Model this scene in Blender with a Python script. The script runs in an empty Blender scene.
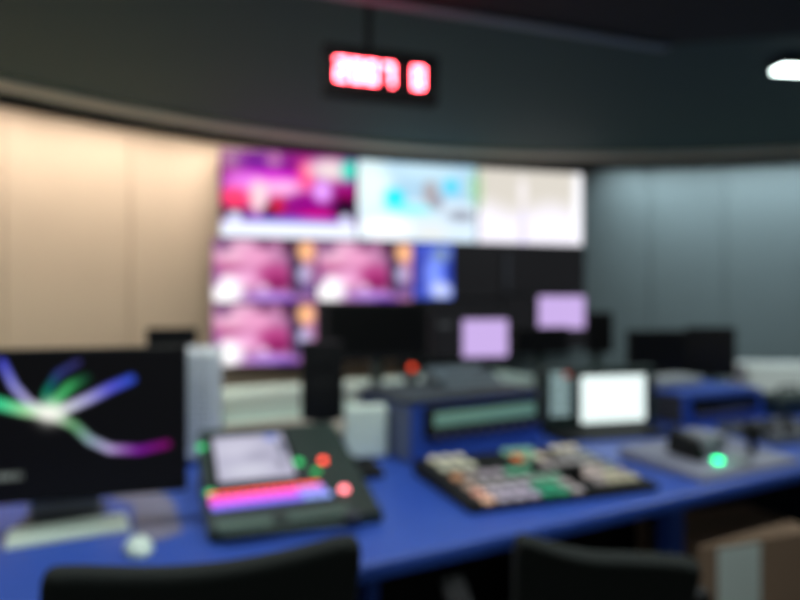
import bpy, bmesh, math, random
from mathutils import Vector, Matrix
random.seed(7)
R = math.radians
C = bpy.context.scene.collection
F = 640.0; CAMZ = 1.35

# ------------------------------------------------------------------ helpers
def at(px, py, Y): return Vector(((px-400)/F*Y, Y, CAMZ-(py-300)/F*Y))
def onz(px, py, z):
    Y = (CAMZ-z)*F/(py-300.0)
    return at(px, py, Y)
class Plane:
    """a tilted or upright face: origin, unit vectors a (along) and b (up / away)"""
    def __init__(s, o, a, b):
        s.o = Vector(o); s.a = Vector(a).normalized(); s.b = Vector(b).normalized(); s.n = s.a.cross(s.b)
    def hit(s, px, py):
        c = Vector((0, 0, CAMZ)); d = Vector(((px-400)/F, 1, -(py-300)/F))
        t = (s.o-c).dot(s.n)/d.dot(s.n); q = c+d*t-s.o
        return q.dot(s.a), q.dot(s.b)

def lin(c):
    return tuple((v/255/12.92 if v/255 <= .04045 else ((v/255+.055)/1.055)**2.4) for v in c)
MATS = {}
def mat(name, rgb, rough=.5, metal=0, bump=0, bscale=200, var=0, vscale=6, emit=None, es=0, spec=.5, coat=0):
    if name in MATS: return MATS[name]
    m = bpy.data.materials.new(name); m.use_nodes = True; nt = m.node_tree; b = nt.nodes['Principled BSDF']
    col = (*lin(rgb), 1)
    b.inputs['Base Color'].default_value = col
    b.inputs['Roughness'].default_value = rough; b.inputs['Metallic'].default_value = metal
    b.inputs['Specular IOR Level'].default_value = spec
    b.inputs['Coat Weight'].default_value = coat
    tc = nt.nodes.new('ShaderNodeTexCoord')
    if var:
        n = nt.nodes.new('ShaderNodeTexNoise'); n.inputs['Scale'].default_value = vscale; n.inputs['Detail'].default_value = 4
        nt.links.new(tc.outputs['Object'], n.inputs['Vector'])
        r = nt.nodes.new('ShaderNodeMapRange'); r.inputs['To Min'].default_value = 1-var; r.inputs['To Max'].default_value = 1+var
        nt.links.new(n.outputs['Fac'], r.inputs['Value'])
        x = nt.nodes.new('ShaderNodeVectorMath'); x.operation = 'SCALE'; x.inputs[0].default_value = col[:3]
        nt.links.new(r.outputs[0], x.inputs['Scale']); nt.links.new(x.outputs[0], b.inputs['Base Color'])
    if bump:
        n = nt.nodes.new('ShaderNodeTexNoise'); n.inputs['Scale'].default_value = bscale
        nt.links.new(tc.outputs['Object'], n.inputs['Vector'])
        bp = nt.nodes.new('ShaderNodeBump'); bp.inputs['Strength'].default_value = bump; bp.inputs['Distance'].default_value = .002
        nt.links.new(n.outputs['Fac'], bp.inputs['Height']); nt.links.new(bp.outputs[0], b.inputs['Normal'])
    if emit:
        b.inputs['Emission Color'].default_value = (*lin(emit), 1); b.inputs['Emission Strength'].default_value = es
    MATS[name] = m; return m
def screen_mat(name, strength=1.0):
    if name in MATS: return MATS[name]
    m = bpy.data.materials.new(name); m.use_nodes = True; nt = m.node_tree; b = nt.nodes['Principled BSDF']
    b.inputs['Base Color'].default_value = (.008, .008, .009, 1); b.inputs['Roughness'].default_value = .35
    b.inputs['Specular IOR Level'].default_value = .1
    a = nt.nodes.new('ShaderNodeVertexColor'); a.layer_name = 'picture'
    nt.links.new(a.outputs[0], b.inputs['Emission Color']); b.inputs['Emission Strength'].default_value = strength
    MATS[name] = m; return m

class MB:
    def __init__(s): s.bm = bmesh.new()
    def box(s, x0, x1, y0, y1, z0, z1, bev=0, seg=2, M=None):
        t = bmesh.new(); bmesh.ops.create_cube(t, size=1)
        for v in t.verts:
            v.co = Vector((x0+(v.co.x+.5)*(x1-x0), y0+(v.co.y+.5)*(y1-y0), z0+(v.co.z+.5)*(z1-z0)))
        if bev: bmesh.ops.bevel(t, geom=list(t.edges), offset=bev, segments=seg, profile=.5, affect='EDGES')
        return s._add(t, M)
    def cyl(s, x, y, z0, z1, r, r2=None, n=24, M=None, bev=0):
        t = bmesh.new(); bmesh.ops.create_cone(t, cap_ends=True, segments=n, radius1=r, radius2=r if r2 is None else r2, depth=z1-z0)
        for v in t.verts: v.co += Vector((x, y, (z0+z1)/2))
        if bev:
            bmesh.ops.bevel(t, geom=[e for e in t.edges if abs(e.verts[0].co.z-e.verts[1].co.z) < 1e-6], offset=bev, segments=2, affect='EDGES')
        return s._add(t, M)
    def prism(s, pts, lo, hi, axis='x', bev=0, M=None):
        """extrude a 2-D outline along an axis: x -> pts are (y,z); z -> pts are (x,y); y -> pts are (x,z)"""
        t = bmesh.new()
        f = {'x': lambda p, k: (k, p[0], p[1]), 'y': lambda p, k: (p[0], k, p[1]), 'z': lambda p, k: (p[0], p[1], k)}[axis]
        A = [t.verts.new(f(p, lo)) for p in pts]; B = [t.verts.new(f(p, hi)) for p in pts]
        n = len(pts); t.faces.new(A[::-1]); t.faces.new(B)
        for i in range(n): t.faces.new((A[i], A[(i+1) % n], B[(i+1) % n], B[i]))
        bmesh.ops.recalc_face_normals(t, faces=list(t.faces))
        if bev: bmesh.ops.bevel(t, geom=list(t.edges), offset=bev, segments=2, affect='EDGES')
        return s._add(t, M)
    def tube(s, pts, r, n=10):
        t = bmesh.new(); rings = []
        P = [Vector(p) for p in pts]
        for i, p in enumerate(P):
            d = (P[min(i+1, len(P)-1)]-P[max(i-1, 0)]).normalized()
            up = Vector((0, 0, 1)) if abs(d.z) < .9 else Vector((1, 0, 0))
            a = d.cross(up).normalized(); b = a.cross(d)
            rings.append([t.verts.new(p+a*math.cos(k*2*math.pi/n)*r+b*math.sin(k*2*math.pi/n)*r) for k in range(n)])
        for q, w in zip(rings, rings[1:]):
            for k in range(n): t.faces.new((q[k], q[(k+1) % n], w[(k+1) % n], w[k]))
        t.faces.new(rings[0][::-1]); t.faces.new(rings[-1])
        bmesh.ops.recalc_face_normals(t, faces=list(t.faces))
        return s._add(t, None)
    def _add(s, t, M):
        if M is not None: bmesh.ops.transform(t, matrix=M, verts=t.verts)
        me = bpy.data.meshes.new('tmp'); t.to_mesh(me); t.free(); s.bm.from_mesh(me); bpy.data.meshes.remove(me); return s
    def build(s, name, m, parent=None, smooth=False, loc=None, rot=None):
        me = bpy.data.meshes.new(name); s.bm.to_mesh(me); s.bm.free()
        me.materials.append(m)
        if smooth:
            for p in me.polygons: p.use_smooth = True
        o = bpy.data.objects.new(name, me); C.objects.link(o)
        if parent is not None: o.parent = parent
        if loc is not None: o.location = loc
        if rot is not None: o.rotation_euler = rot
        return o
def tag(o, label=None, cat=None, group=None, kind=None):
    if label: o['label'] = label
    if cat: o['category'] = cat
    if group: o['group'] = group
    if kind: o['kind'] = kind
    return o
def thing(name, loc, rz, label, cat, group=None):
    o = bpy.data.objects.new(name, None); C.objects.link(o); o.empty_display_size = .1
    o.location = loc; o.rotation_euler = (0, 0, R(rz)); return tag(o, label, cat, group)
def copy_tree(o, parent=None):
    c = o.copy(); C.objects.link(c)
    if parent is not None: c.parent = parent
    for ch in [q for q in list(C.objects) if q.parent == o]: copy_tree(ch, c)
    return c

def picture(name, m, parent, x0, x1, z0, z1, y, fn, nx=60, nz=40, M=None):
    """a display's picture: an upright face in local x/z at depth y, its picture as face-corner colours; fn(u, v), v down"""
    me = bpy.data.meshes.new(name); vs, fs = [], []
    for j in range(nz+1):
        for i in range(nx+1):
            p = Vector((x0+(x1-x0)*i/nx, y, z1-(z1-z0)*j/nz))
            vs.append(M @ p if M is not None else p)
    for j in range(nz):
        for i in range(nx):
            a = j*(nx+1)+i; fs.append((a, a+nx+1, a+nx+2, a+1))
    me.from_pydata(vs, [], fs); me.update()
    at_ = me.color_attributes.new('picture', 'FLOAT_COLOR', 'POINT')
    for j in range(nz+1):
        for i in range(nx+1):
            at_.data[j*(nx+1)+i].color = (*lin(fn(i/nx, j/nz)), 1)
    me.materials.append(m)
    o = bpy.data.objects.new(name, me); C.objects.link(o); o.parent = parent; return o
def mixc(a, b, t): return tuple(p+(q-p)*t for p, q in zip(a, b))
def blobs(base, L):
    def fn(u, v):
        c = base(u, v) if callable(base) else base
        for (x, y, rx, ry, col) in L:
            d = ((u-x)/rx)**2+((v-y)/ry)**2
            if d < 6: c = mixc(c, col, math.exp(-d*d*.7))
        return tuple(max(0, q) for q in c)
    return fn

# ------------------------------------------------------------------ materials
blue = mat('blue_laminate', (46, 80, 172), .42, bump=.15, bscale=400, var=.06, vscale=9)
black = mat('black_plastic', (24, 25, 26), .6, spec=.25, bump=.1, bscale=500)
blacks = mat('black_gloss', (14, 14, 15), .25)
fabric = mat('black_upholstery', (25, 31, 29), .9, bump=.5, bscale=600, var=.15)
dgrey = mat('dark_grey_metal', (58, 63, 70), .5, metal=.2)
dgreen = mat('dark_green_grey_plastic', (38, 52, 48), .45)
silver = mat('silver_aluminium', (176, 184, 192), .42, metal=.35)
pale = mat('pale_plastic', (228, 242, 230), .4)
mint = mat('mint_laminate', (214, 240, 226), .8, var=.05, spec=.2)
sand = mat('sand_laminate', (205, 198, 182), .7, var=.05)
white = mat('white_laminate', (238, 245, 242), .5)
grey = mat('mid_grey_plastic', (120, 120, 128), .5)
card = mat('cardboard', (158, 130, 108), .85, bump=.2, bscale=120, var=.12)
paper = mat('paper', (232, 246, 242), .8)

# ------------------------------------------------------------------ round room
CX, CY, RW, RC, ZC = 1.8, .08, 6.02, 5.55, 2.6
def ringpt(r, a, z): return (CX+r*math.cos(R(a)), CY+r*math.sin(R(a)), z)
def arc_wall(name, a0, a1, seams, m, thick=.12):
    mb = MB(); cuts = [a0]+[s for s in seams if a0 < s < a1]+[a1]
    for p, q in zip(cuts, cuts[1:]):
        g = .05
        n = max(2, int((q-p)/2)); t = bmesh.new(); cols = []
        for i in range(n+1):
            a = p+g+(q-p-2*g)*i/n
            cols.append([t.verts.new(ringpt(r, a, z)) for r, z in ((RW, 0), (RW, 3.0), (RW+thick, 3.0), (RW+thick, 0))])
        for x, y in zip(cols, cols[1:]):
            for k in range(4): t.faces.new((x[k], y[k], y[(k+1) % 4], x[(k+1) % 4]))
        t.faces.new(cols[0]); t.faces.new(cols[-1][::-1]); bmesh.ops.recalc_face_normals(t, faces=list(t.faces)); mb._add(t, None)
    # backing behind the joints
    n = int((a1-a0)/2); t = bmesh.new(); cols = [[t.verts.new(ringpt(r, a0+(a1-a0)*i/n, z)) for r, z in ((RW+.02, 0), (RW+.02, 3.0), (RW+.1, 3.0), (RW+.1, 0))] for i in range(n+1)]
    for x, y in zip(cols, cols[1:]):
        for k in range(4): t.faces.new((x[k], y[k], y[(k+1) % 4], x[(k+1) % 4]))
    bmesh.ops.recalc_face_normals(t, faces=list(t.faces)); mb._add(t, None)
    return tag(mb.build(name, m), kind='structure')
def wall_angle(px):
    d = Vector(((px-400)/F, 1)).normalized(); o = Vector((-CX, -CY))
    b = o.dot(d); t = -b+math.sqrt(b*b-o.dot(o)+RW*RW); p = o+d*t
    return math.degrees(math.atan2(p.y, p.x))
beige = mat('beige_wall_panel', (205, 182, 158), .5, bump=.1, bscale=150, var=.05, vscale=2)
teal = mat('grey_wall_panel', (104, 118, 122), .6, bump=.2, bscale=150, var=.08, vscale=2)
aL, aR = wall_angle(400), wall_angle(583)
seamL = [wall_angle(p) for p in (130, 4)]; step = seamL[1]-seamL[0]
s = sorted(seamL+[seamL[1]+step*k for k in range(1, 8)])
arc_wall('wall_left', aL, 265, s, beige)
s = [wall_angle(725), wall_angle(650)]; s = sorted(s+[s[0]-(s[1]-s[0])*1.0*k for k in range(1, 16)])
arc_wall('wall_right', -95, aL, s, teal)
def disc(name, r, z0, z1, m, r_in=0, n=96):
    t = bmesh.new(); O = [[t.verts.new(ringpt(q, 360*i/n, z)) for q, z in (((r, z0), (r, z1), (r_in, z1), (r_in, z0)) if r_in else ((r, z0), (r, z1)))] for i in range(n)]
    for i in range(n):
        x, y = O[i], O[(i+1) % n]; k = len(x)
        for j in range(k if r_in else 1): t.faces.new((x[j], y[j], y[(j+1) % k], x[(j+1) % k]))
    if not r_in:
        t.faces.new([x[0] for x in O]); t.faces.new([x[1] for x in O])
    bmesh.ops.recalc_face_normals(t, faces=list(t.faces))
    mb = MB(); mb._add(t, None); return tag(mb.build(name, m), kind='structure')
carpet = mat('dark_carpet', (40, 42, 46), .95, bump=.6, bscale=300, var=.2, vscale=40)
ceilm = mat('dark_ceiling_paint', (50, 73, 70), .8, bump=.1, bscale=60, var=.06, vscale=1.5)
disc('floor', RW+.12, -.1, 0, carpet)
disc('ceiling', RC, ZC, ZC+.08, ceilm)
disc('ceiling_1', RW+.12, 3.0, 3.1, mat('cove_dark', (30, 30, 30), .9))
disc('trim_1', RC-.03, ZC-.03, ZC-.001, mat('bronze_trim', (232, 222, 205), .6), r_in=RC-.2)
disc('trim_3', RC+.03, ZC-.1, ZC+.08, mat('cove_dark', (30, 30, 30), .9), r_in=RC-.03)
# dropped black ceiling field, with a light metal edge
zb = 2.5
A = onz(400, 0.5, zb); B = onz(670, 45, zb); D_ = onz(800, 35, zb)
A2 = B+(A-B)*3.2; D2 = B+(D_-B)*5
pts = [(A2.x, A2.y), (B.x, B.y), (D2.x, D2.y), (D2.x+.3, -3), (A2.x, -3)]
tag(MB().prism(pts, zb, ZC, 'z').build('ceiling_2', mat('black_ceiling', (22, 23, 24), .8)), kind='structure')
n_ = Vector((-(B-A).y, (B-A).x, 0))*1.0
n_ = n_.normalized()*.045
q = [A2, B, B+n_, A2+n_]
tag(MB().prism([(v.x, v.y) for v in q], zb-.012, zb+.03, 'z').build('trim_2', mat('light_edge_trim', (120, 132, 144), .5)), kind='structure')

# ------------------------------------------------------------------ lights the room has, plus one added fill lamp
def area(name, loc, sx, sy, power, col, rot=(0, 0, 0), spread=180):
    L = bpy.data.lights.new(name, 'AREA'); L.shape = 'RECTANGLE'; L.size = sx; L.size_y = sy; L.energy = power; L.color = col; L.spread = R(spread)
    o = bpy.data.objects.new(name, L); C.objects.link(o); o.location = loc; o.rotation_euler = rot; return o
def ceiling_lamp(x, y, ztop, rz, w, d, label, power, es, col=(.93, 1, .98)):
    t = thing('ceiling_lamp', (x, y, ztop), rz, label, 'ceiling lamp')
    MB().box(-w/2-.012, w/2+.012, -d/2-.012, d/2+.012, -.05, 0, .006).build('lamp_housing', black, t)
    MB().box(-w/2, w/2, -d/2, d/2, -.058, -.045, .003).build('diffuser', mat('lamp_diffuser%d' % es, (235, 240, 240), .5, emit=(235, 255, 250), es=es), t)
    o = area('lamp_light', (x, y, ztop-.065), w, d, power, col, (0, 0, R(rz)))
p = onz(767, 70, 2.54)
lampdir = Vector((math.cos(R(8)), math.sin(R(8)), 0)); pc = p+lampdir*.66
ceiling_lamp(pc.x, pc.y, ZC, 8, 1.2, .09, 'bright linear white lamp on the dark ceiling at the upper right', 24, 12)
ceiling_lamp(.7, 1.55, zb, 27, 1.3, .13, 'linear white lamp on the black ceiling field above the blue console', 14, 12)
ceiling_lamp(-.95, 1.85, zb, 27, 1.2, .13, 'linear white lamp on the black ceiling field above the computer', 14, 12)
ceiling_lamp(.0, -2.6, zb, 27, 1.3, .13, 'unseen linear fill lamp added on the black ceiling field at the back of the room', 32, 12)  # added out of view as ambient fill, to lift the blacks
# cove lamps in the gap between ceiling edge and wall
def cove(a, power, col, label, hl=.35):
    x, y, z = ringpt(5.70, a, 2.80)
    t = thing('cove_lamp', (x, y, z+.06), a+90, label, 'cove lamp', 'lamps hidden in the ceiling cove')
    MB().box(-hl-.01, hl+.01, -.05, .05, 0, .05, .005).build('lamp_housing', black, t)
    MB().box(-hl, hl, -.04, .04, -.008, .004, .002).build('diffuser', mat('cove_diffuser', (255, 230, 200), .5, emit=(255, 225, 190), es=2), t)
    d = Vector((CX-x, CY-y, 0)).normalized()
    o = area('cove_light', (x, y, z-.012), hl*2, .08, power, col)
    aim = Vector((-d.x*.2, -d.y*.2, -1)).normalized()
    o.rotation_euler = aim.to_track_quat('-Z', 'Y').to_euler(); o.data.spread = R(104)
for a in (116, 123.5, 131, 138.5, 146, 153.5):
    cove(a, 6.6, (1, .925, .84), 'warm lamp hidden in the ceiling cove above the beige wall')
for a in (48, 57, 66, 75, 84):
    cove(a, 8, (.82, .96, 1), 'cool lamp hidden in the ceiling cove above the grey wall', .43)
W = bpy.data.worlds.new('world'); bpy.context.scene.world = W; W.use_nodes = True
W.node_tree.nodes['Background'].inputs[0].default_value = (.02, .022, .024, 1)

# ------------------------------------------------------------------ video wall
VA = 15.4; VL = Vector((-1.41, 5.0, 0)); vu = Vector((math.cos(R(VA)), math.sin(R(VA)), 0))
VP = Plane(VL, vu, (0, 0, 1))
smat = screen_mat('display_picture', 1.25)
def wall_display(t0, t1, z0, z1, fn, label, nx=60, nz=40, grp='displays of the video wall'):
    P = VL+vu*((t0+t1)/2); w = t1-t0-.004; h = z1-z0-.004
    t = thing('wall_display', (P.x, P.y, z0+.004), VA, label, 'display', grp)
    MB().box(-w/2, w/2, .003, .09, 0, h, .004).build('housing', black, t)
    picture('screen', smat, t, -w/2+.006, w/2-.006, .006, h-.006, 0, fn, nx, nz)
    mbr = MB(); mbr.box(-.12, .12, .09, .16, h/2-.1, h/2+.1); mbr.build('wall_bracket', dgrey, t)
t1 = VP.hit(357, 200)[0]; t2 = VP.hit(477, 200)[0]
show = blobs((140, 15, 120), [
 (.1,.1,.1,.14,(165,120,150)), (.3,.13,.18,.12,(110,0,140)), (.38,.1,.06,.1,(170,100,160)), (.36,.29,.26,.06,(215,0,210)),
 (.18,.4,.16,.14,(225,120,225)), (.45,.42,.2,.11,(245,175,225)), (.27,.55,.07,.2,(240,210,215)), (.1,.56,.1,.12,(255,60,105)),
 (.06,.74,.13,.07,(50,0,18)), (.36,.72,.06,.1,(60,0,25)), (.41,.62,.05,.1,(205,30,60)), (.62,.6,.14,.14,(140,0,125)), (.62,.25,.06,.16,(255,75,130)),
 (.8,.18,.17,.14,(228,210,212)), (.74,.44,.07,.12,(228,165,255)), (.95,.17,.06,.12,(45,215,185)), (.92,.5,.06,.08,(160,0,90)), (.92,.65,.09,.14,(22,0,28)),
 (.7,.75,.14,.05,(235,0,115)), (.5,.8,.5,.04,(90,90,220))])
def show2(u, v):
    c = show(u, v)
    k = min(1, max(0, (v-.8)/.05)); k *= 1-.0*u
    c = mixc(c, (232, 238, 252), k)
    for x in (.1, .92):
        d = ((u-x)/.06)**2+((v-.78)/.09)**2
        if d < 1: c = mixc(c, (215, 222, 250), 1-d*d)
    return c
wall_display(0, t1, 1.84, 2.54, show2, 'large upper display showing a magenta and purple stage show above a white band', 80, 50)
wall_display(t1, t2, 1.84, 2.525, blobs(lambda u, v: (168, 203, 226) if v < .5 else (208, 226, 240), [
 (.1,.3,.18,.3,(225,242,240)), (.3,.47,.075,.11,(0,225,238)), (.42,.6,.2,.05,(120,232,240)), (.6,.38,.06,.16,(165,155,158)), (.66,.5,.05,.1,(150,150,165)),
 (.78,.28,.06,.1,(60,205,242)), (.87,.66,.12,.07,(140,145,160)), (.22,.85,.22,.14,(252,253,255)), (.6,.88,.15,.08,(222,225,222)), (.55,.12,.3,.1,(190,220,235)), (.97,.3,.03,.2,(160,215,170))]),
 'large upper middle display with a pale blue picture and cyan spots')
wall_display(t2, 3.195, 1.84, 2.505, blobs(lambda u, v: mixc((206, 200, 190), (238, 234, 245), min(1, max(0, (v-.36+.06*math.cos(u*9))*3.2))), [
 (.42,.85,.03,.3,(212,205,235)), (.96,.4,.05,.6,(246,246,252)), (.42,.3,.04,.2,(232,226,228)), (.02,.3,.03,.25,(180,205,165))]),
 'large upper right display, cream above and white below')
pink = blobs((168, 108, 150), [(.3,.12,.2,.1,(215,165,195)),
 (.2,.28,.2,.17,(228,172,200)), (.42,.3,.16,.2,(222,150,190)), (.1,.1,.08,.1,(120,80,120)), (.1,.45,.2,.07,(170,72,125)), (.3,.62,.2,.12,(232,165,208)), (.12,.84,.17,.24,(255,255,255)), (.62,.14,.08,.14,(190,130,170)),
 (.5,.08,.1,.06,(110,50,95)), (.6,.55,.17,.17,(172,62,125)), (.63,.7,.12,.1,(125,18,82)), (.72,.1,.06,.12,(60,20,50)), (.8,.42,.06,.3,(30,22,52)), (.8,.75,.05,.15,(34,24,56)), (.84,.1,.06,.1,(45,30,50)), (.88,.55,.07,.14,(178,172,208)),
 (.9,.17,.085,.16,(255,190,130)), (.93,.8,.08,.14,(100,75,130)), (.55,.92,.25,.08,(165,125,210)), (.72,.99,.12,.05,(100,50,160)), (.03,.6,.04,.15,(150,90,150)), (.48,.78,.05,.06,(225,190,225))])
off = lambda u, v: (20, 20, 22)
def c_fn(u, v):
    c = (21, 21, 23)
    if u < .42:
        c = blobs((70, 95, 215), [(.08,.5,.06,.5,(55,60,150)), (.22,.55,.1,.3,(120,145,250)), (.3,.85,.12,.15,(195,205,245)), (.3,.2,.1,.14,(120,140,170)), (.4,.5,.06,.25,(40,60,160))])(u, v)
    return c
tw = .82; t0 = -.06; zs = (1.32, 1.33, 1.35, 1.39)
for i, (fn, lb) in enumerate(((pink, 'upper of the two stacked lower left displays showing a pink and white picture'),
        (pink, 'pink and white picture display right of the two stacked pink ones'),
        (c_fn, 'lower row display with a blue strip beside black'),
        (blobs((20, 20, 22), [(.05, .5, .02, .5, (42, 46, 52))]), 'switched off black display under the cream and white one'))):
    wall_display(t0+tw*i, t0+tw*(i+1), zs[i]+.005, 1.835, fn, lb)
def h_fn(u, v):
    c = (20, 20, 22)
    if u > .42 and v < .62: c = (188, 162, 216)
    return c
for i, (fn, lb) in enumerate(((pink, 'lowest left display showing a pink and white picture'),
        (off, 'black bottom row display behind the desk monitors'), (off, 'black bottom row display behind the lilac desk monitor'),
        (h_fn, 'bottom right display of the video wall with a lilac window'))):
    wall_display(t0+tw*i, t0+tw*(i+1), .83+(zs[i]-1.32), zs[i], fn, lb)

# ------------------------------------------------------------------ red LED clock
cp = at(383, 74, 2.5)
ck = thing('digital_clock', (cp.x, cp.y, cp.z-.1), 18, 'black digital clock with glowing red digits hanging from the ceiling', 'clock')
MB().box(-.235, .235, 0, .06, 0, .2, .01).build('housing', mat('speaker_black', (16, 16, 17), .7, spec=.2), ck)
led = mat('red_led', (60, 5, 10), .4, emit=(255, 76, 90), es=36)
SEG = {'0': 'abcdef', '1': 'bc', '2': 'abged', '3': 'abgcd', '4': 'fgbc', '5': 'afgcd', '6': 'afgedc', '7': 'abc', '8': 'abcdefg', '9': 'abcdfg'}
def digit(ch, x, h=.084, w=.044, t=.012):
    mb = MB(); y = (-.004, .002); z0 = .1-h/2
    S = {'a': (0, w, h-t, h), 'd': (0, w, 0, t), 'g': (0, w, h/2-t/2, h/2+t/2), 'f': (0, t, h/2, h), 'e': (0, t, 0, h/2), 'b': (w-t, w, h/2, h), 'c': (w-t, w, 0, h/2)}
    for k in SEG[ch]:
        a, b, c, d = S[k]; mb.box(x-w/2+a, x-w/2+b, y[0], y[1], z0+c, z0+d)
    mb.build('digit', led, ck)
for ch, px in (('2', 343.5), ('0', 358), ('0', 372), ('7', 388), ('0', 418)):
    digit(ch, (px-383)/F*2.5/math.cos(R(18))*1.02)
m_ = MB(); 
for z in (.08, .12): m_.box(-.005+.07, .006+.07, -.004, .002, z-.005, z+.005)
m_.build('colon', mat('dim_led', (60, 5, 10), .4, emit=(255, 40, 80), es=.5), ck)
MB().cyl(-.05, .03, .2, ZC-(cp.z-.1), .012).build('hanging_rod', blacks, ck)
MB().cyl(-.05, .03, ZC-(cp.z-.1)-.015, ZC-(cp.z-.1), .045).build('ceiling_plate', blacks, ck)

# ------------------------------------------------------------------ blue console desk
DA = 28.6; P0 = Vector((-.1, 1.35, 0)); U = Vector((math.cos(R(DA)), math.sin(R(DA)), 0)); V = Vector((-U.y, U.x, 0))
def D(u, v, z=.75): q = P0+U*u+V*v; return Vector((q.x, q.y, z))
def toD(p): q = Vector((p[0], p[1], 0))-P0; return q.dot(U), q.dot(V)
DZ = .75
desk = thing('console_desk', P0, DA, 'long blue control desk running across the room in front of the chairs', 'desk')
e = .05
prof = [(.08, DZ-.025)]+[(.102-.022*math.sin(R(a)), DZ-.022+.022*math.cos(R(a))) for a in (80, 60, 40, 20, 0)]+[(1.3, DZ), (1.3, DZ-e), (.095, DZ-e), (.08, DZ-e+.01)]
MB().prism(prof, -1.5, 3.3, 'x').build('worktop', blue, desk, smooth=False)
MB().box(1.15, 1.21, .12, .18, 0, DZ-e, .004).build('leg', blue, desk)
for x in (-1.3, .1, 3.1):
    MB().box(x, x+.035, .14, 1.2, .0, DZ-e, .003).build('support_panel', blue, desk)
MB().box(-1.26, 3.1, .75, .77, .1, DZ-e).build('modesty_panel', black, desk)

# turrets on the desk
def turret(p, rz, w, d, h, hf, label, strip, topmat, side):
    t = thing('desk_turret', (p.x, p.y, DZ), rz, label, 'equipment turret')
    MB().prism([(0, 0), (d, 0), (d, h), (hf, h)], 0, w, 'x', bev=.006).build('body', blue, t)
    MB().box(-.004, 0.0, .02, d, .01, h-.01).build('side_panel', side, t)
    return t
pA = D(.59, .77)
t = turret(pA, 31, .62, .42, .215, .02, 'blue equipment turret at the desk centre, with a teal strip rack unit', None, dgrey, mat('slate_panel', (88, 96, 120), .5))
MB().box(-.01, .63, .02, .44, .216, .235, .005).build('top_panel', dgrey, t)
f = MB().box(.05, .6, -.012, .02, .095, .208, .004).build('rack_unit', black, t)
strip_m = mat('teal_strip', (130, 165, 152), .35, emit=(80, 125, 110), es=.35)
MB().box(.08, .57, -.019, -.012, .135, .185, .003).build('display_strip', strip_m, f)
for k in range(9): 
    MB().cyl(0, 0, 0, .012, .009, n=12, M=Matrix.Translation((.1+.055*k, -.012, .105)) @ Matrix.Rotation(R(90), 4, 'X')).build('knob', grey, f)
pB = onz(686, 427, DZ)
t = turret(pB, 25, .56, .4, .15, .015, 'smaller blue equipment turret with a dark slot, on the right part of the desk', None, blue, dgrey)
f = MB().box(.05, .5, -.008, .02, .05, .128, .003).build('rack_unit', blacks, t)
MB().box(.06, .44, -.012, -.006, .052, .06, .001).build('label_strip', grey, f)
# grey equipment case on the small turret
q = thing('equipment_case', pB+Vector((math.cos(R(115))*.2+.05, math.sin(R(115))*.2+0.03, .15)), 25, 'flat light grey equipment case on top of the smaller blue turret', 'case')
MB().box(0, .3, 0, .16, .006, .05, .008).build('shell', mat('light_grey_plastic', (165, 170, 172), .5), q)
for x, y in ((.03, .03), (.27, .03), (.03, .13), (.27, .13)): MB().cyl(x, y, 0, .008, .012, n=12).build('foot', black, q)
# dark keyboard shelf / laptop on big turret
q = thing('talkback_unit', pA+Vector((math.cos(R(31))*.3-math.sin(R(31))*.22, math.sin(R(31))*.3+math.cos(R(31))*.22, .235)), 31, 'low slate grey unit on top of the central blue turret', 'equipment unit')
MB().prism([(0, 0), (.18, 0), (.18, .07), (.02, .03)], 0, .3, 'x', bev=.005).build('body', mat('slate_plastic', (92, 104, 114), .5), q)
MB().box(.02, .28, .03, .05, .035, .045).build('key_row', dgrey, q)

# ------------------------------------------------------------------ main vision mixer
SA = 20; sc = Vector((.43, 2.11, DZ)); sw, sd = .66, .45
mx = thing('vision_mixer', sc, SA, 'black vision mixer panel covered in coloured lit buttons, lying on the blue desk', 'vision mixer')
MB().prism([(-sd/2, 0), (sd/2, 0), (sd/2, .05), (-sd/2, .022)], -sw/2, sw/2, 'x', bev=.005).build('panel', black, mx)
tilt = math.atan2(.028, sd)
ex = Vector((math.cos(R(SA)), math.sin(R(SA)), 0)); ey0 = Vector((-ex.y, ex.x, 0)); ey = ey0*math.cos(tilt)+Vector((0, 0, math.sin(tilt)))
SP = Plane(sc+Vector((0, 0, .036)), ex, ey)
ref = [(448,478,(190,140,105)),(455,487,(175,150,135)),(462,494,(225,165,145)),(474,503,(70,160,120)),(493,501,(240,190,160)),(510,498,(180,170,185)),(525,495,(175,165,185)),(540,492,(40,150,110)),(556,488,(60,160,120)),
 (462,462,(205,200,175)),(466,470,(190,190,170)),(480,461,(215,130,80)),(492,462,(225,130,80)),(470,482,(165,155,150)),(485,482,(160,155,155)),(500,478,(160,150,160)),(515,475,(90,165,130)),(520,482,(150,150,150)),(535,478,(130,165,145)),
 (530,452,(130,180,150)),(540,450,(215,205,180)),(550,455,(205,190,170)),(545,467,(170,160,160)),(560,470,(95,150,135)),(562,462,(150,145,145)),(575,460,(150,150,150)),(590,460,(140,145,140)),(580,478,(205,185,180)),(592,475,(185,170,165)),
 (605,470,(160,150,145)),(615,478,(180,175,150)),(625,483,(150,165,150)),(600,485,(150,140,140)),(575,488,(170,160,160)),(610,468,(120,130,130))]
bmats = {}
def button(parent, x, y, z, w, d, h, col, es, M, name='button'):
    k = (col, es)
    if k not in bmats: bmats[k] = mat('button_%d_%d_%d_%d' % (*col, int(es*100)), col, .4, emit=col, es=es)
    return MB().box(x-w/2, x+w/2, y-d/2, y+d/2, z, z+h, .0025, 1, M=M).build(name, bmats[k], parent)
SM = Matrix.Translation((0, 0, .036)) @ Matrix.Rotation(tilt, 4, 'X')
refl = [(*SP.hit(a, b), c) for a, b, c in ref]
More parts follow.
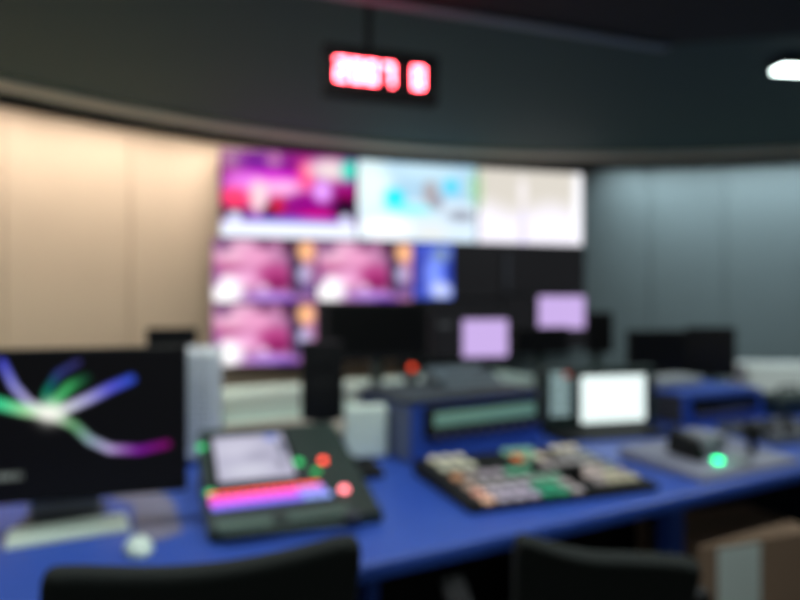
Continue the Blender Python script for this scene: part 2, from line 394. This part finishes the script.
blocks = [(-.29, .06, -.205, 7, .05, .042), (-.29, .06, -.145, 7, .05, .042), (-.29, .06, -.085, 7, .05, .042), (-.29, .0, -.0, 6, .05, .05),
          (-.29, -.15, .1, 3, .05, .06), (.0, .13, .12, 3, .055, .06), (-.29, -.15, .185, 3, .05, .05), (.0, .13, .195, 3, .05, .05),
          (.13, .3, -.16, 4, .042, .045), (.13, .3, -.1, 4, .042, .045), (.13, .3, -.04, 4, .042, .045), (.06, .3, .035, 5, .045, .045), (.19, .31, .11, 3, .04, .045), (.19, .31, .18, 3, .04, .045)]
for x0, x1, y, n, w, d in blocks:
    for k in range(n):
        x = x0+(x1-x0)*(k+.5)/n; ww = (x1-x0)/n*.66
        c = min(refl, key=lambda r: (r[0]-x)**2+(r[1]-y)**2)[2]
        button(mx, x, y, 0, ww, d*.72, .012, c, .42, SM)
fb = MB().box(.07, .11, -.2, -.06, 0, .006, .002, M=SM).build('fader_slot', blacks, mx)
MB().box(.06, .12, -.12, -.09, .0, .045, .006, M=SM).build('fader_handle', black, mx)

# ------------------------------------------------------------------ portable production switcher at the left
PA = 20; pO = onz(208, 545, DZ); PW, PD, PH0, PH1 = .455, .56, .03, .175
px_ = Vector((math.cos(R(PA)), math.sin(R(PA)), 0)); pv = Vector((-px_.y, px_.x, 0)); pt = math.atan2(PH1-PH0, PD)
PP = Plane(pO+Vector((0, 0, PH0)), px_, pv*math.cos(pt)+Vector((0, 0, math.sin(pt))))
pd = thing('production_switcher', pO, PA, 'black wedge-shaped production switcher with a built-in screen and pink lit button bar', 'production switcher')
MB().prism([(0, 0), (PD, 0), (PD, PH1), (0, PH0)], 0, PW, 'x', bev=.008).build('body', dgreen, pd)
PM = Matrix.Translation((0, 0, PH0)) @ Matrix.Rotation(pt, 4, 'X')
def loc(px, py): return PP.hit(px, py)
a0, b1 = loc(216, 440); a1, b0 = loc(284, 481)
a0 = (loc(213, 440)[0]+loc(218, 484)[0])/2; a1 = (loc(287, 434)[0]+loc(289, 478)[0])/2
b1 = (loc(214, 441)[1]+loc(287, 434)[1])/2; b0 = (loc(218, 486)[1]+loc(289, 478)[1])/2
MB().box(a0-.012, a1+.012, b0-.012, b1+.012, 0, .006, .002, M=PM).build('screen_frame', blacks, pd)
picture('screen', screen_mat('device_picture', 1.0), pd, a0, a1, b0, b1, 0, blobs((188, 186, 208), [
 (.3,.3,.3,.2,(205,203,222)), (.82,.08,.08,.08,(120,140,220)), (.93,.35,.05,.16,(90,95,115)), (.6,.5,.2,.1,(170,168,190)), (.4,.8,.3,.12,(210,210,226)), (.85,.7,.05,.1,(130,130,150))]),
 30, 20, M=PM @ Matrix.Translation((0, 0, .0075)) @ Matrix.Rotation(R(-90), 4, 'X') @ Matrix.Scale(1, 4))
# long lit bar of button rows
def bar(ax, ay, bx, by, w, n, cols, name, es):
    A_ = Vector(loc(ax, ay)); B_ = Vector(loc(bx, by))
    for k in range(n):
        c = A_.lerp(B_, (k+.5)/n); ln = (B_-A_).length/n*.9
        if cols[k % len(cols)]: button(pd, c.x, c.y, 0, ln, w, .008, cols[k % len(cols)], es, PM, name)
bar(208, 497, 320, 484, .011, 12, [(255, 95, 75)], 'red_button', 1.3)
bar(209, 504, 325, 489, .03, 12, [(215, 70, 190)]*9+[(150, 120, 215)]*3, 'pink_button', 1.0)
bar(211, 510, 332, 495, .02, 12, [(120, 105, 225)]*9+[(130, 150, 220)]*3, 'violet_button', 1.0)
bar(216, 528, 272, 522, .035, 8, [(90, 112, 102)], 'key', .1)
bar(288, 519, 348, 511, .035, 8, [(84, 104, 96)], 'key', .1)
bar(222, 536, 345, 524, .022, 14, [(58, 74, 68)], 'key', .0)
def lamp(parent, P, M, px, py, r, col, es, name='indicator_light'):
    a, b = P.hit(px, py)
    k = 'led_%d_%d_%d_%d' % (*col, int(es*10))
    MB().cyl(a, b, 0, .006, r, n=20, M=M).build(name, mat(k, (30, 30, 30), .4, emit=col, es=es), parent)
for px, py, r, c, es in ((201, 448, .013, (60, 200, 120), 1.6), (210, 494, .013, (60, 200, 120), 1.4), (298, 463, .014, (50, 200, 110), 1.8), (316, 472, .012, (50, 190, 100), 1.4),
                         (323, 461, .010, (255, 80, 60), 4.5), (302, 474, .008, (90, 85, 100), .6), (344, 490, .013, (255, 130, 140), 4)):
    lamp(pd, PP, PM, px, py, r, c, es)
x, y = loc(352, 520); MB().cyl(x, y, 0, .02, .02, n=20, M=PM).build('dial', dgrey, pd)

# ------------------------------------------------------------------ all-in-one computer, keyboard, mouse, mat
IA = 17; iR = at(187, 350, 1.77); iu = Vector((math.cos(R(IA)), math.sin(R(IA)), 0))
iw, ih = .65, .40; ibz = .823
ic = Vector((iR.x, iR.y, 0))-iu*(iw/2)
im = thing('desktop_computer', (ic.x, ic.y, DZ), IA, 'large black-fronted all-in-one computer with colourful light ribbons on screen', 'computer')
MB().box(-iw/2, iw/2, .0, .028, ibz-DZ, ibz-DZ+ih, .006).build('display_case', black, im)
IP = Plane((ic.x, ic.y, 0), iu, (0, 0, 1))
rib = [
 ([(2,362),(14,386),(28,402),(48,413)], [(70,75,210),(150,150,235),(190,180,225),(255,250,235)], .013),
 ([(-20,398),(0,404),(25,410),(48,413)], [(20,190,140),(60,220,150),(170,235,170),(255,255,240)], .020),
 ([(78,362),(58,374),(47,392),(44,410)], [(48,44,100),(50,60,130),(0,130,95),(120,180,140)], .012),
 ([(86,378),(70,386),(56,400),(50,412)], [(18,60,40),(60,170,95),(80,200,120),(180,220,180)], .016),
 ([(131,379),(110,388),(90,398),(60,411)], [(50,80,210),(95,95,230),(175,170,235),(240,248,240)], .017),
 ([(48,413),(74,425),(90,440),(110,449),(140,450),(167,444)], [(250,250,235),(100,165,110),(150,175,190),(190,170,225),(120,20,150),(120,8,100)], .015)]
rib = [([Vector(IP.hit(*p)) for p in P], c, w) for P, c, w in rib]
g0 = Vector(IP.hit(50, 413)); sx0, sx1, sz0, sz1 = -iw/2+.012, iw/2-.012, ibz+.012, ibz+ih-.012
txt = Vector(IP.hit(5, 477))
def ribbons(u, v):
    p = Vector((sx0+(sx1-sx0)*u, sz1-(sz1-sz0)*v)); c = [8, 8, 9]
    for P, cols, w in rib:
        best = None
        for i in range(len(P)-1):
            a, b = P[i], P[i+1]; t = max(0, min(1, (p-a).dot(b-a)/(b-a).length_squared)); d = (p-(a+(b-a)*t)).length
            if best is None or d < best[0]: best = (d, i, t)
        d, i, t = best; k = math.exp(-(d/(w*.8))**4)
        if k > .01:
            q = mixc(cols[i], cols[i+1], t); c = [max(m, m+(n-m)*k) for m, n in zip(c, q)]
    d = (p-g0).length; k = math.exp(-(d/.028)**2); c = [m+(n-m)*k for m, n in zip(c, (255, 255, 245))]
    if abs(p.y-txt.y) < .009 and abs(p.x-txt.x) < .04 and int(p.x*220) % 3: c = [110, 118, 114]
    return c
picture('screen', screen_mat('computer_picture', 1.0), im, sx0, sx1, sz0-DZ, sz1-DZ, -.0015, ribbons, 220, 130)
MB().prism([(.026, .12), (.06, .18), (.06, .22), (.026, .26)], -.09, .09, 'x', bev=.003).build('rear_bulge', black, im)
MB().prism([(.05, .26), (.065, .26), (.14, .01), (.12, .0)], -.09, .09, 'x').build('stand', silver, im)
MB().box(-.1, .1, .03, .2, 0, .007, .003).build('stand_foot', dgrey, im)

kA = onz(4, 551, DZ); KA = 28
kb = thing('keyboard', kA, KA, 'slim silver keyboard with pale keys in front of the computer', 'keyboard')
MB().prism([(0, 0), (.105, 0), (.105, .014), (0, .006)], 0, .28, 'x', bev=.002).build('keyboard_body', mat('keyboard_silver', (215, 225, 220), .5), kb)
m_ = MB(); 
for r_ in range(5):
    n = 14 if r_ else 8
    for k in range(n):
        w = .27/n; x = .005+w*k; y = .006+.021*r_; z = .006+.008*y/.105
        m_.box(x+.001, x+w-.001, y, y+.018, z, z+.005, .001, 1)
m_.build('keys', pale, kb)
mp = thing('mouse_mat', onz(80, 547, DZ), 24, 'mauve grey mouse mat on the blue desk under the white mouse', 'mouse mat')
pts = [onz(*p, DZ) for p in ((137, 548), (182, 533), (173, 501), (150, 486), (112, 489), (112, 499), (134, 506))]
mpz = Vector(mp.location); inv = Matrix.Rotation(R(-24), 3, 'Z')
pts = [inv @ (p-mpz) for p in pts]
MB().prism([(p.x, p.y) for p in pts], 0, .003, 'z').build('mat_pad', mat('mauve_grey', (118, 116, 140), .5), mp)
ms = thing('computer_mouse', onz(141, 556, DZ+.003), 30, 'white rounded computer mouse on the mauve grey mat', 'mouse')
t_ = bmesh.new(); bmesh.ops.create_uvsphere(t_, u_segments=24, v_segments=14, radius=1)
for v in t_.verts:
    v.co = Vector((v.co.x*.033, .04+v.co.y*.055, max(0, v.co.z)*.032*(1-.25*max(0, -v.co.y))))
mm = MB(); mm._add(t_, None); mm.build('mouse_shell', mat('mouse_white', (215, 232, 222), .35), ms, smooth=True)
MB().box(-.004, .004, .045+.0, .065, .029, .0335, .002).build('scroll_wheel', grey, ms)

# silver tower computer
tp = at(184, 400, 2.3)
tw_ = thing('computer_tower', (tp.x-.08, tp.y, DZ), 14, 'tall light grey aluminium computer tower standing behind the ribbon screen computer', 'computer tower')
MB().box(0, .2, 0, .42, .02, .405, .01).build('case', mat('tower_silver', (212, 218, 224), .5), tw_)
for x in (.02, .16):
    MB().box(x, x+.02, .02, .4, 0, .02).build('foot_rail', silver, tw_)
m_ = MB()
for r_ in range(18):
    for k in range(7): m_.box(.03+.02*k, .04+.02*k, -.002, .001, .06+.02*r_, .07+.02*r_)
m_.build('front_grille', mat('grille_grey', (140, 148, 156), .5), tw_)

# black loudspeaker on a desk stand, white box beside it
sp = at(320, 382, 2.6)
ss = thing('speaker_stand', (sp.x, sp.y+.06, DZ), 15, 'short dark stand carrying the upright black loudspeaker', 'stand')
hz = sp.z-.155-DZ
MB().cyl(0, 0, 0, .012, .08).build('base', black, ss); MB().cyl(0, 0, .012, hz-.01, .018).build('pole', dgreen, ss); MB().box(-.05, .05, -.05, .05, hz-.01, hz, .002).build('top_plate', black, ss)
sk = thing('loudspeaker', (sp.x, sp.y+.06, DZ+hz), 10, 'upright black loudspeaker on a short stand in front of the pink displays', 'loudspeaker')
MB().box(-.085, .085, -.08, .08, 0, .315, .008).build('cabinet', mat('speaker_black', (16, 16, 17), .7, spec=.2), sk)
MB().cyl(0, 0, 0, .006, .062, .055, M=Matrix.Translation((0, -.081, .1)) @ Matrix.Rotation(R(90), 4, 'X')).build('woofer', MATS['speaker_black'], sk)
MB().cyl(0, 0, 0, .005, .025, .02, M=Matrix.Translation((0, -.081, .24)) @ Matrix.Rotation(R(90), 4, 'X')).build('tweeter', MATS['speaker_black'], sk)
wb = onz(347, 461, DZ)
wx = thing('intercom_box', (wb.x, wb.y, DZ), 12, 'pale mint white box standing between the loudspeaker and the central turret', 'box')
MB().box(0, .155, 0, .07, .006, .2, .012).build('case', pale, wx)
MB().box(.01, .145, .01, .06, 0, .008).build('base_plate', grey, wx)
# small black object right of the production switcher
q = thing('desk_phone', onz(352, 482, DZ), 25, 'low black desk phone right of the production switcher', 'telephone')
MB().prism([(0, 0), (.12, 0), (.12, .05), (0, .02)], 0, .12, 'x', bev=.005).build('body', black, q)
MB().box(.01, .04, .0, .12, .045, .07, .01).build('handset', blacks, q)

# ------------------------------------------------------------------ control unit with bright screen
uA = 14; uo = at(545, 430, 2.85); cu = thing('camera_control_unit', (uo.x, uo.y, DZ), uA, 'dark control unit with a keypad and a blank glowing white screen', 'control unit')
UP = Plane((uo.x, uo.y, 0), (math.cos(R(uA)), math.sin(R(uA)), 0), (0, 0, 1))
def ul(px, py): a, b = UP.hit(px, py); return a, b-DZ
x1_, zt = ul(656, 366); zb_ = ul(600, 427)[1]
MB().box(0, x1_, .0, .07, zb_, zt, .01).build('case', dgreen, cu)
a, b = ul(580, 376); c, d = ul(644, 420)
MB().box(a-.008, c+.008, -.006, .002, d-.008, b+.008, .006).build('screen_frame', blacks, cu)
MB().box(a+.002, c-.002, -.011, -.005, d+.002, b-.002, .004).build('screen', mat('white_screen', (200, 210, 210), .4, emit=(232, 246, 242), es=1.08), cu)
ka, kb1 = ul(550, 372); kc, kd = ul(570, 416)
for i in range(3):
    for j in range(7):
        x = ka+(kc-ka)*(i+.5)/3; z = kd+(kb1-kd)*(j+.5)/7
        w = (kc-ka)/3*.38; h = (kb1-kd)/7*.33
        col = mat('keypad_key', (150, 170, 172), .4, emit=(150, 175, 175), es=.8)
        if (i, j) == (2, 6): col = mat('keypad_red_key', (190, 80, 60), .4, emit=(200, 80, 60), es=.5)
        MB().box(x-w, x+w, -.008, .002, z-h, z+h, .002, 1).build('key', col, cu)
MB().box(x1_*.35, x1_*.65, .02, .06, .01, zb_+.02).build('stand_neck', black, cu)
MB().box(0, x1_*.95, -.17, .13, 0, .02, .004).build('stand_base', black, cu)

# ------------------------------------------------------------------ joystick camera controller and small console right
jc = onz(712, 462, DZ); JA = 28
jt = thing('joystick_controller', (jc.x, jc.y, DZ), JA, 'grey camera controller with black joystick and one glowing green button', 'camera controller')
MB().prism([(-.17, 0), (.2, 0), (.2, .05), (-.17, .015)], -.27, .27, 'x', bev=.006).build('base', mat('mauve_plastic', (132, 134, 152), .45), jt)
jtilt = math.atan2(.035, .37); JM = Matrix.Translation((0, 0, .031)) @ Matrix.Rotation(jtilt, 4, 'X')
JP = Plane((jc.x, jc.y, DZ+.031), (math.cos(R(JA)), math.sin(R(JA)), 0), Vector((-math.sin(R(JA)), math.cos(R(JA)), 0))*math.cos(jtilt)+Vector((0, 0, math.sin(jtilt))))
def jl(px, py): return JP.hit(px, py)
lamp(jt, JP, Matrix.Translation((0, 0, .004)) @ JM, 718, 462, .017, (0, 215, 130), 9.0, 'green_button')
x, y = jl(692, 458); MB().prism([(-.05, 0), (.09, 0), (.08, .1), (-.02, .07)], x-.03, x+.02, 'x', bev=.006, M=Matrix.Translation((0, y, .03))).build('black_grip', black, jt)
x, y = jl(714, 452); MB().box(x-.05, x+.05, y-.02, y+.12, .04, .1, .01).build('raised_housing', mat('grey_housing', (140, 143, 152), .5), jt)
x, y = jl(752, 452); MB().cyl(x, y, .03, .1, .016, .012).build('joystick_shaft', black, jt); MB().cyl(x, y, .075, .135, .036, .03, bev=.006).build('joystick_knob', black, jt)
x, y = jl(740, 462); MB().box(x-.04, x+.03, y-.03, y+.03, .02, .04, .004).build('light_plate', mat('light_plate', (150, 158, 160), .5), jt)
kc_ = onz(776, 446, DZ)
kk = thing('remote_panel', (kc_.x, kc_.y, DZ), 22, 'grey low control panel at the right end of the blue desk, rows of dark keys', 'control panel')
MB().prism([(0, 0), (.3, 0), (.3, .04), (0, .025)], 0, .45, 'x', bev=.005).build('body', mat('panel_grey', (92, 98, 108), .5), kk)
kt = math.atan2(.015, .3); KM = Matrix.Translation((0, 0, .025)) @ Matrix.Rotation(kt, 4, 'X')
for j in range(4):
    for i in range(10):
        MB().box(.02+.041*i, .05+.041*i, .03+.065*j, .07+.065*j, 0, .01, .002, 1, M=KM).build('key', (black, grey, black)[(i+j) % 3], kk)
bb = D(2.55, .72); 
kq = thing('equipment_bag', (bb.x, bb.y, DZ), 20, 'black soft equipment bag beside the smaller blue turret', 'bag')
MB().box(.16, .48, 0, .18, 0, .11, .03, 3).build('bag_body', dgreen, kq)
MB().tube([(.24, .09, .1), (.26, .09, .14), (.38, .09, .14), (.4, .09, .1)], .008).build('bag_handle', black, kq)
# ------------------------------------------------------------------ second row: pale desk, monitors
d2 = thing('control_desk', D(-.4, 1.62, 0), DA, 'pale mint topped desk of the second row under the desk monitors', 'desk')
MB().box(-.9, 3.2, .32, 1.55, .71, .75, .006).build('worktop', mint, d2)
MB().box(-.9, 3.2, .0, .32, .70, .74, .006).build('front_shelf', sand, d2)
for x in (-.8, 1.2, 3.05): MB().box(x, x+.04, .1, 1.4, 0, .70).build('leg', white, d2)
MB().box(-.75, 3.05, .9, .92, .15, .70).build('modesty_panel', mint, d2)
scr_off = mat('screen_off', (16, 16, 17), .3, spec=.3)
def desk_monitor(px0, px1, py0, py1, Y, rz, label, floor=DZ, fn=None, cat='monitor'):
    a = at(px0, py0, Y); b = at(px1, py1, Y); w = abs(b.x-a.x)/math.cos(R(rz)); h = a.z-b.z
    t = thing('desk_monitor', ((a.x+b.x)/2, Y, floor), rz, label, cat, 'desk monitors of the second row')
    z0 = b.z-floor
    MB().box(-w/2, w/2, 0, .035, z0, z0+h, .005).build('case', black, t)
    if fn: picture('screen', smat, t, -w/2+.012, w/2-.012, z0+.012, z0+h-.012, -.002, fn, 40, 26)
    else: MB().box(-w/2+.012, w/2-.012, -.003, .001, z0+.012, z0+h-.012).build('screen', scr_off, t)
    MB().box(-.03, .03, .035, .06, .01, z0+h*.55).build('stand_neck', dgreen, t)
    MB().cyl(0, .06, 0, .014, .11).build('stand_base', black, t)
    return t
def lil(u, v):
    if u > .38 and v > .12: return (188, 162, 216)
    if abs(v-.25) < .05 and abs(u-.15) < .08: return (60, 64, 66)
    return (20, 20, 22)
# Y of each monitor follows the row of the desk
desk_monitor(328, 428, 304, 357, 3.55, 14, 'wide black desk monitor between the loudspeaker and the lilac lit monitor')
desk_monitor(431, 511, 312, 359, 3.8, 14, 'desk monitor with a lilac window filling its right side', fn=lil)
desk_monitor(514, 571, 327, 354, 4.0, 14, 'small black desk monitor directly right of the lilac lit one')
desk_monitor(586, 614, 312, 353, 4.25, 10, 'narrow black desk monitor at the grey wall edge of the video wall')
desk_monitor(627, 690, 330, 378, 4.05, 10, 'black desk monitor above the bright white screen unit, on its right')
desk_monitor(690, 731, 327, 376, 4.5, -25, 'black angled desk monitor farthest right, over the smaller blue turret', floor=0.0)
# (the last one stands on a taller cabinet)
cb = at(148, 328, 3.2); cr = at(195, 345, 3.2)
q = desk_monitor(148, 195, 328, 372, 2.95, 12, 'small black monitor peeping over the top of the ribbon screen computer')
# tally light
q = thing('tally_light', at(411, 368, 3.7), 14, 'tiny orange red tally lamp glowing under the wide black desk monitor', 'signal lamp')
q.location.z = DZ
MB().box(-.03, .03, -.02, .04, 0, at(411, 374, 3.7).z-DZ, .004).build('lamp_body', dgreen, q)
MB().cyl(0, 0, 0, .02, .017, M=Matrix.Translation((0, -.015, at(411, 367, 3.7).z-DZ)) @ Matrix.Rotation(R(90), 4, 'X')).build('lamp_lens', mat('orange_led', (60, 20, 10), .4, emit=(255, 80, 45), es=1.6), q)
# white cabinet at the right, behind the desk
wc = at(748, 370, 4.65)
q = thing('storage_cabinet', (wc.x, wc.y, 0), -8, 'white low storage cabinet against the grey wall at the right', 'cabinet')
MB().box(0, 1.0, 0, .42, .05, .84, .006).build('carcass', white, q)
MB().box(-.01, 1.01, -.01, .43, .84, .87, .004).build('cabinet_top', white, q)
for x in (.01, .505): 
    dd = MB().box(x, x+.485, -.018, 0, .08, .82, .003).build('door', white, q)
    MB().box(x+(.44 if x < .3 else .03), x+(.45 if x < .3 else .04), -.035, -.018, .42, .56, .002).build('handle', dgrey, dd)
MB().box(.02, .98, .02, .4, 0, .05).build('plinth', dgrey, q)

# ------------------------------------------------------------------ cartons under the desk
bA = at(699, 547, 2.04); bxr = 18
def carton(loc, rz, w, d, h, label, lab=False, cat='box'):
    t = thing('cardboard_box', loc, rz, label, cat)
    MB().box(0, w, 0, d, 0, h, .004).build('carton', card, t)
    MB().box(0, w, d/2-.025, d/2+.025, h, h+.0015).build('packing_tape', mat('tape', (130, 112, 84), .35), t)
    if lab:
        MB().box(.075, .25, -.002, .001, h-.22, h-.015).build('paper_label', paper, t)['label'] = 'pale blue white paper label'
    return t
carton((bA.x, bA.y, 0), bxr, .5, .3, .30, 'plain cardboard box on the floor under the labelled box')
carton((bA.x, bA.y, .302), bxr, .5, .3, bA.z-.302, 'cardboard box with a pale paper label under the right side of the desk', True)

# ------------------------------------------------------------------ office chairs
def chair(x, y, rz, wid, ztop, label, prof):
    t = thing('office_chair', (x, y, 0), rz, label, 'chair', 'black office chairs')
    bm = bmesh.new(); nx, nz = 28, 18; z0 = .56; G = []
    for j in range(nz+1):
        row = []
        for i in range(nx+1):
            s_ = -1+2*i/nx; v = j/nz
            # rounded upper corners
            wv = 1-.04*max(0, (v-.8)/.2)**3-.1*(1-v)
            zt = ztop+prof(s_)-.012*abs(s_)**8
            row.append(bm.verts.new((s_*wid/2*wv, -.02*v*1.5-.01*s_*s_+.03*math.sin(v*3.1), z0+(zt-z0)*v)))
        G.append(row)
    for j in range(nz):
        for i in range(nx): bm.faces.new((G[j][i], G[j][i+1], G[j+1][i+1], G[j+1][i]))
    mb = MB(); mb._add(bm, None); o = mb.build('backrest', fabric, t, smooth=True)
    m = o.modifiers.new('thick', 'SOLIDIFY'); m.thickness = .042; m.offset = 0
    m = o.modifiers.new('round', 'BEVEL'); m.width = .018; m.segments = 3; m.limit_method = 'ANGLE'
    MB().box(-.24, .24, .04, .5, .42, .5, .035, 4).build('seat', fabric, t, smooth=True)
    MB().tube([(0, .2, .42), (0, -.04, .43), (0, -.06, .5), (0, -.04, .62)], .02).build('back_support', black, t)
    MB().cyl(0, .25, .1, .42, .025).build('gas_post', black, t)
    for k in range(5):
        a = R(72*k+20); l = MB().tube([(0, .25, .11), (.28*math.cos(a), .25+.28*math.sin(a), .075)], .02).build('base_leg', black, t)
        MB().cyl(0, 0, -.012, .012, .03, M=Matrix.Translation((.28*math.cos(a), .25+.28*math.sin(a), .03)) @ Matrix.Rotation(a, 4, 'Z') @ Matrix.Rotation(R(90), 4, 'Y')).build('caster', blacks, l)
    for sx in (-1, 1):
        MB().tube([(sx*.24, .25, .45), (sx*.28, .25, .5), (sx*.28, .25, .64)], .014).build('armrest_post', black, t)
        MB().box(sx*.28-.03, sx*.28+.03, .12, .36, .64, .67, .01).build('armrest', black, t)
    return t
chair(-.293, 1.0, 22, .475, .975, 'black office chair with a straight topped back in front of the production switcher', lambda s: -.03+.035*s*s-.008*s)
chair(.425, 1.34, 4, .395, .86, 'lower black office chair with a dipped back, in front of the vision mixer', lambda s: -.035+.05*max(0, -s)**2-.01*s)

# ------------------------------------------------------------------ camera
cam = bpy.data.cameras.new('camera'); co = bpy.data.objects.new('camera', cam); C.objects.link(co)
co.location = (0, 0, CAMZ); co.rotation_euler = (R(90), 0, 0)
cam.sensor_width = 36; cam.lens = 36*F/800; cam.clip_start = .01
cam.dof.use_dof = True; cam.dof.focus_distance = .32; cam.dof.aperture_fstop = 28.8e-3/.0086; cam.dof.aperture_blades = 0
S = bpy.context.scene; S.camera = co
S.view_settings.view_transform = 'Standard'; S.view_settings.look = 'None'; S.view_settings.gamma = 1; S.view_settings.exposure = 0; S.view_settings.use_curve_mapping = False
S.cycles.use_denoising = True
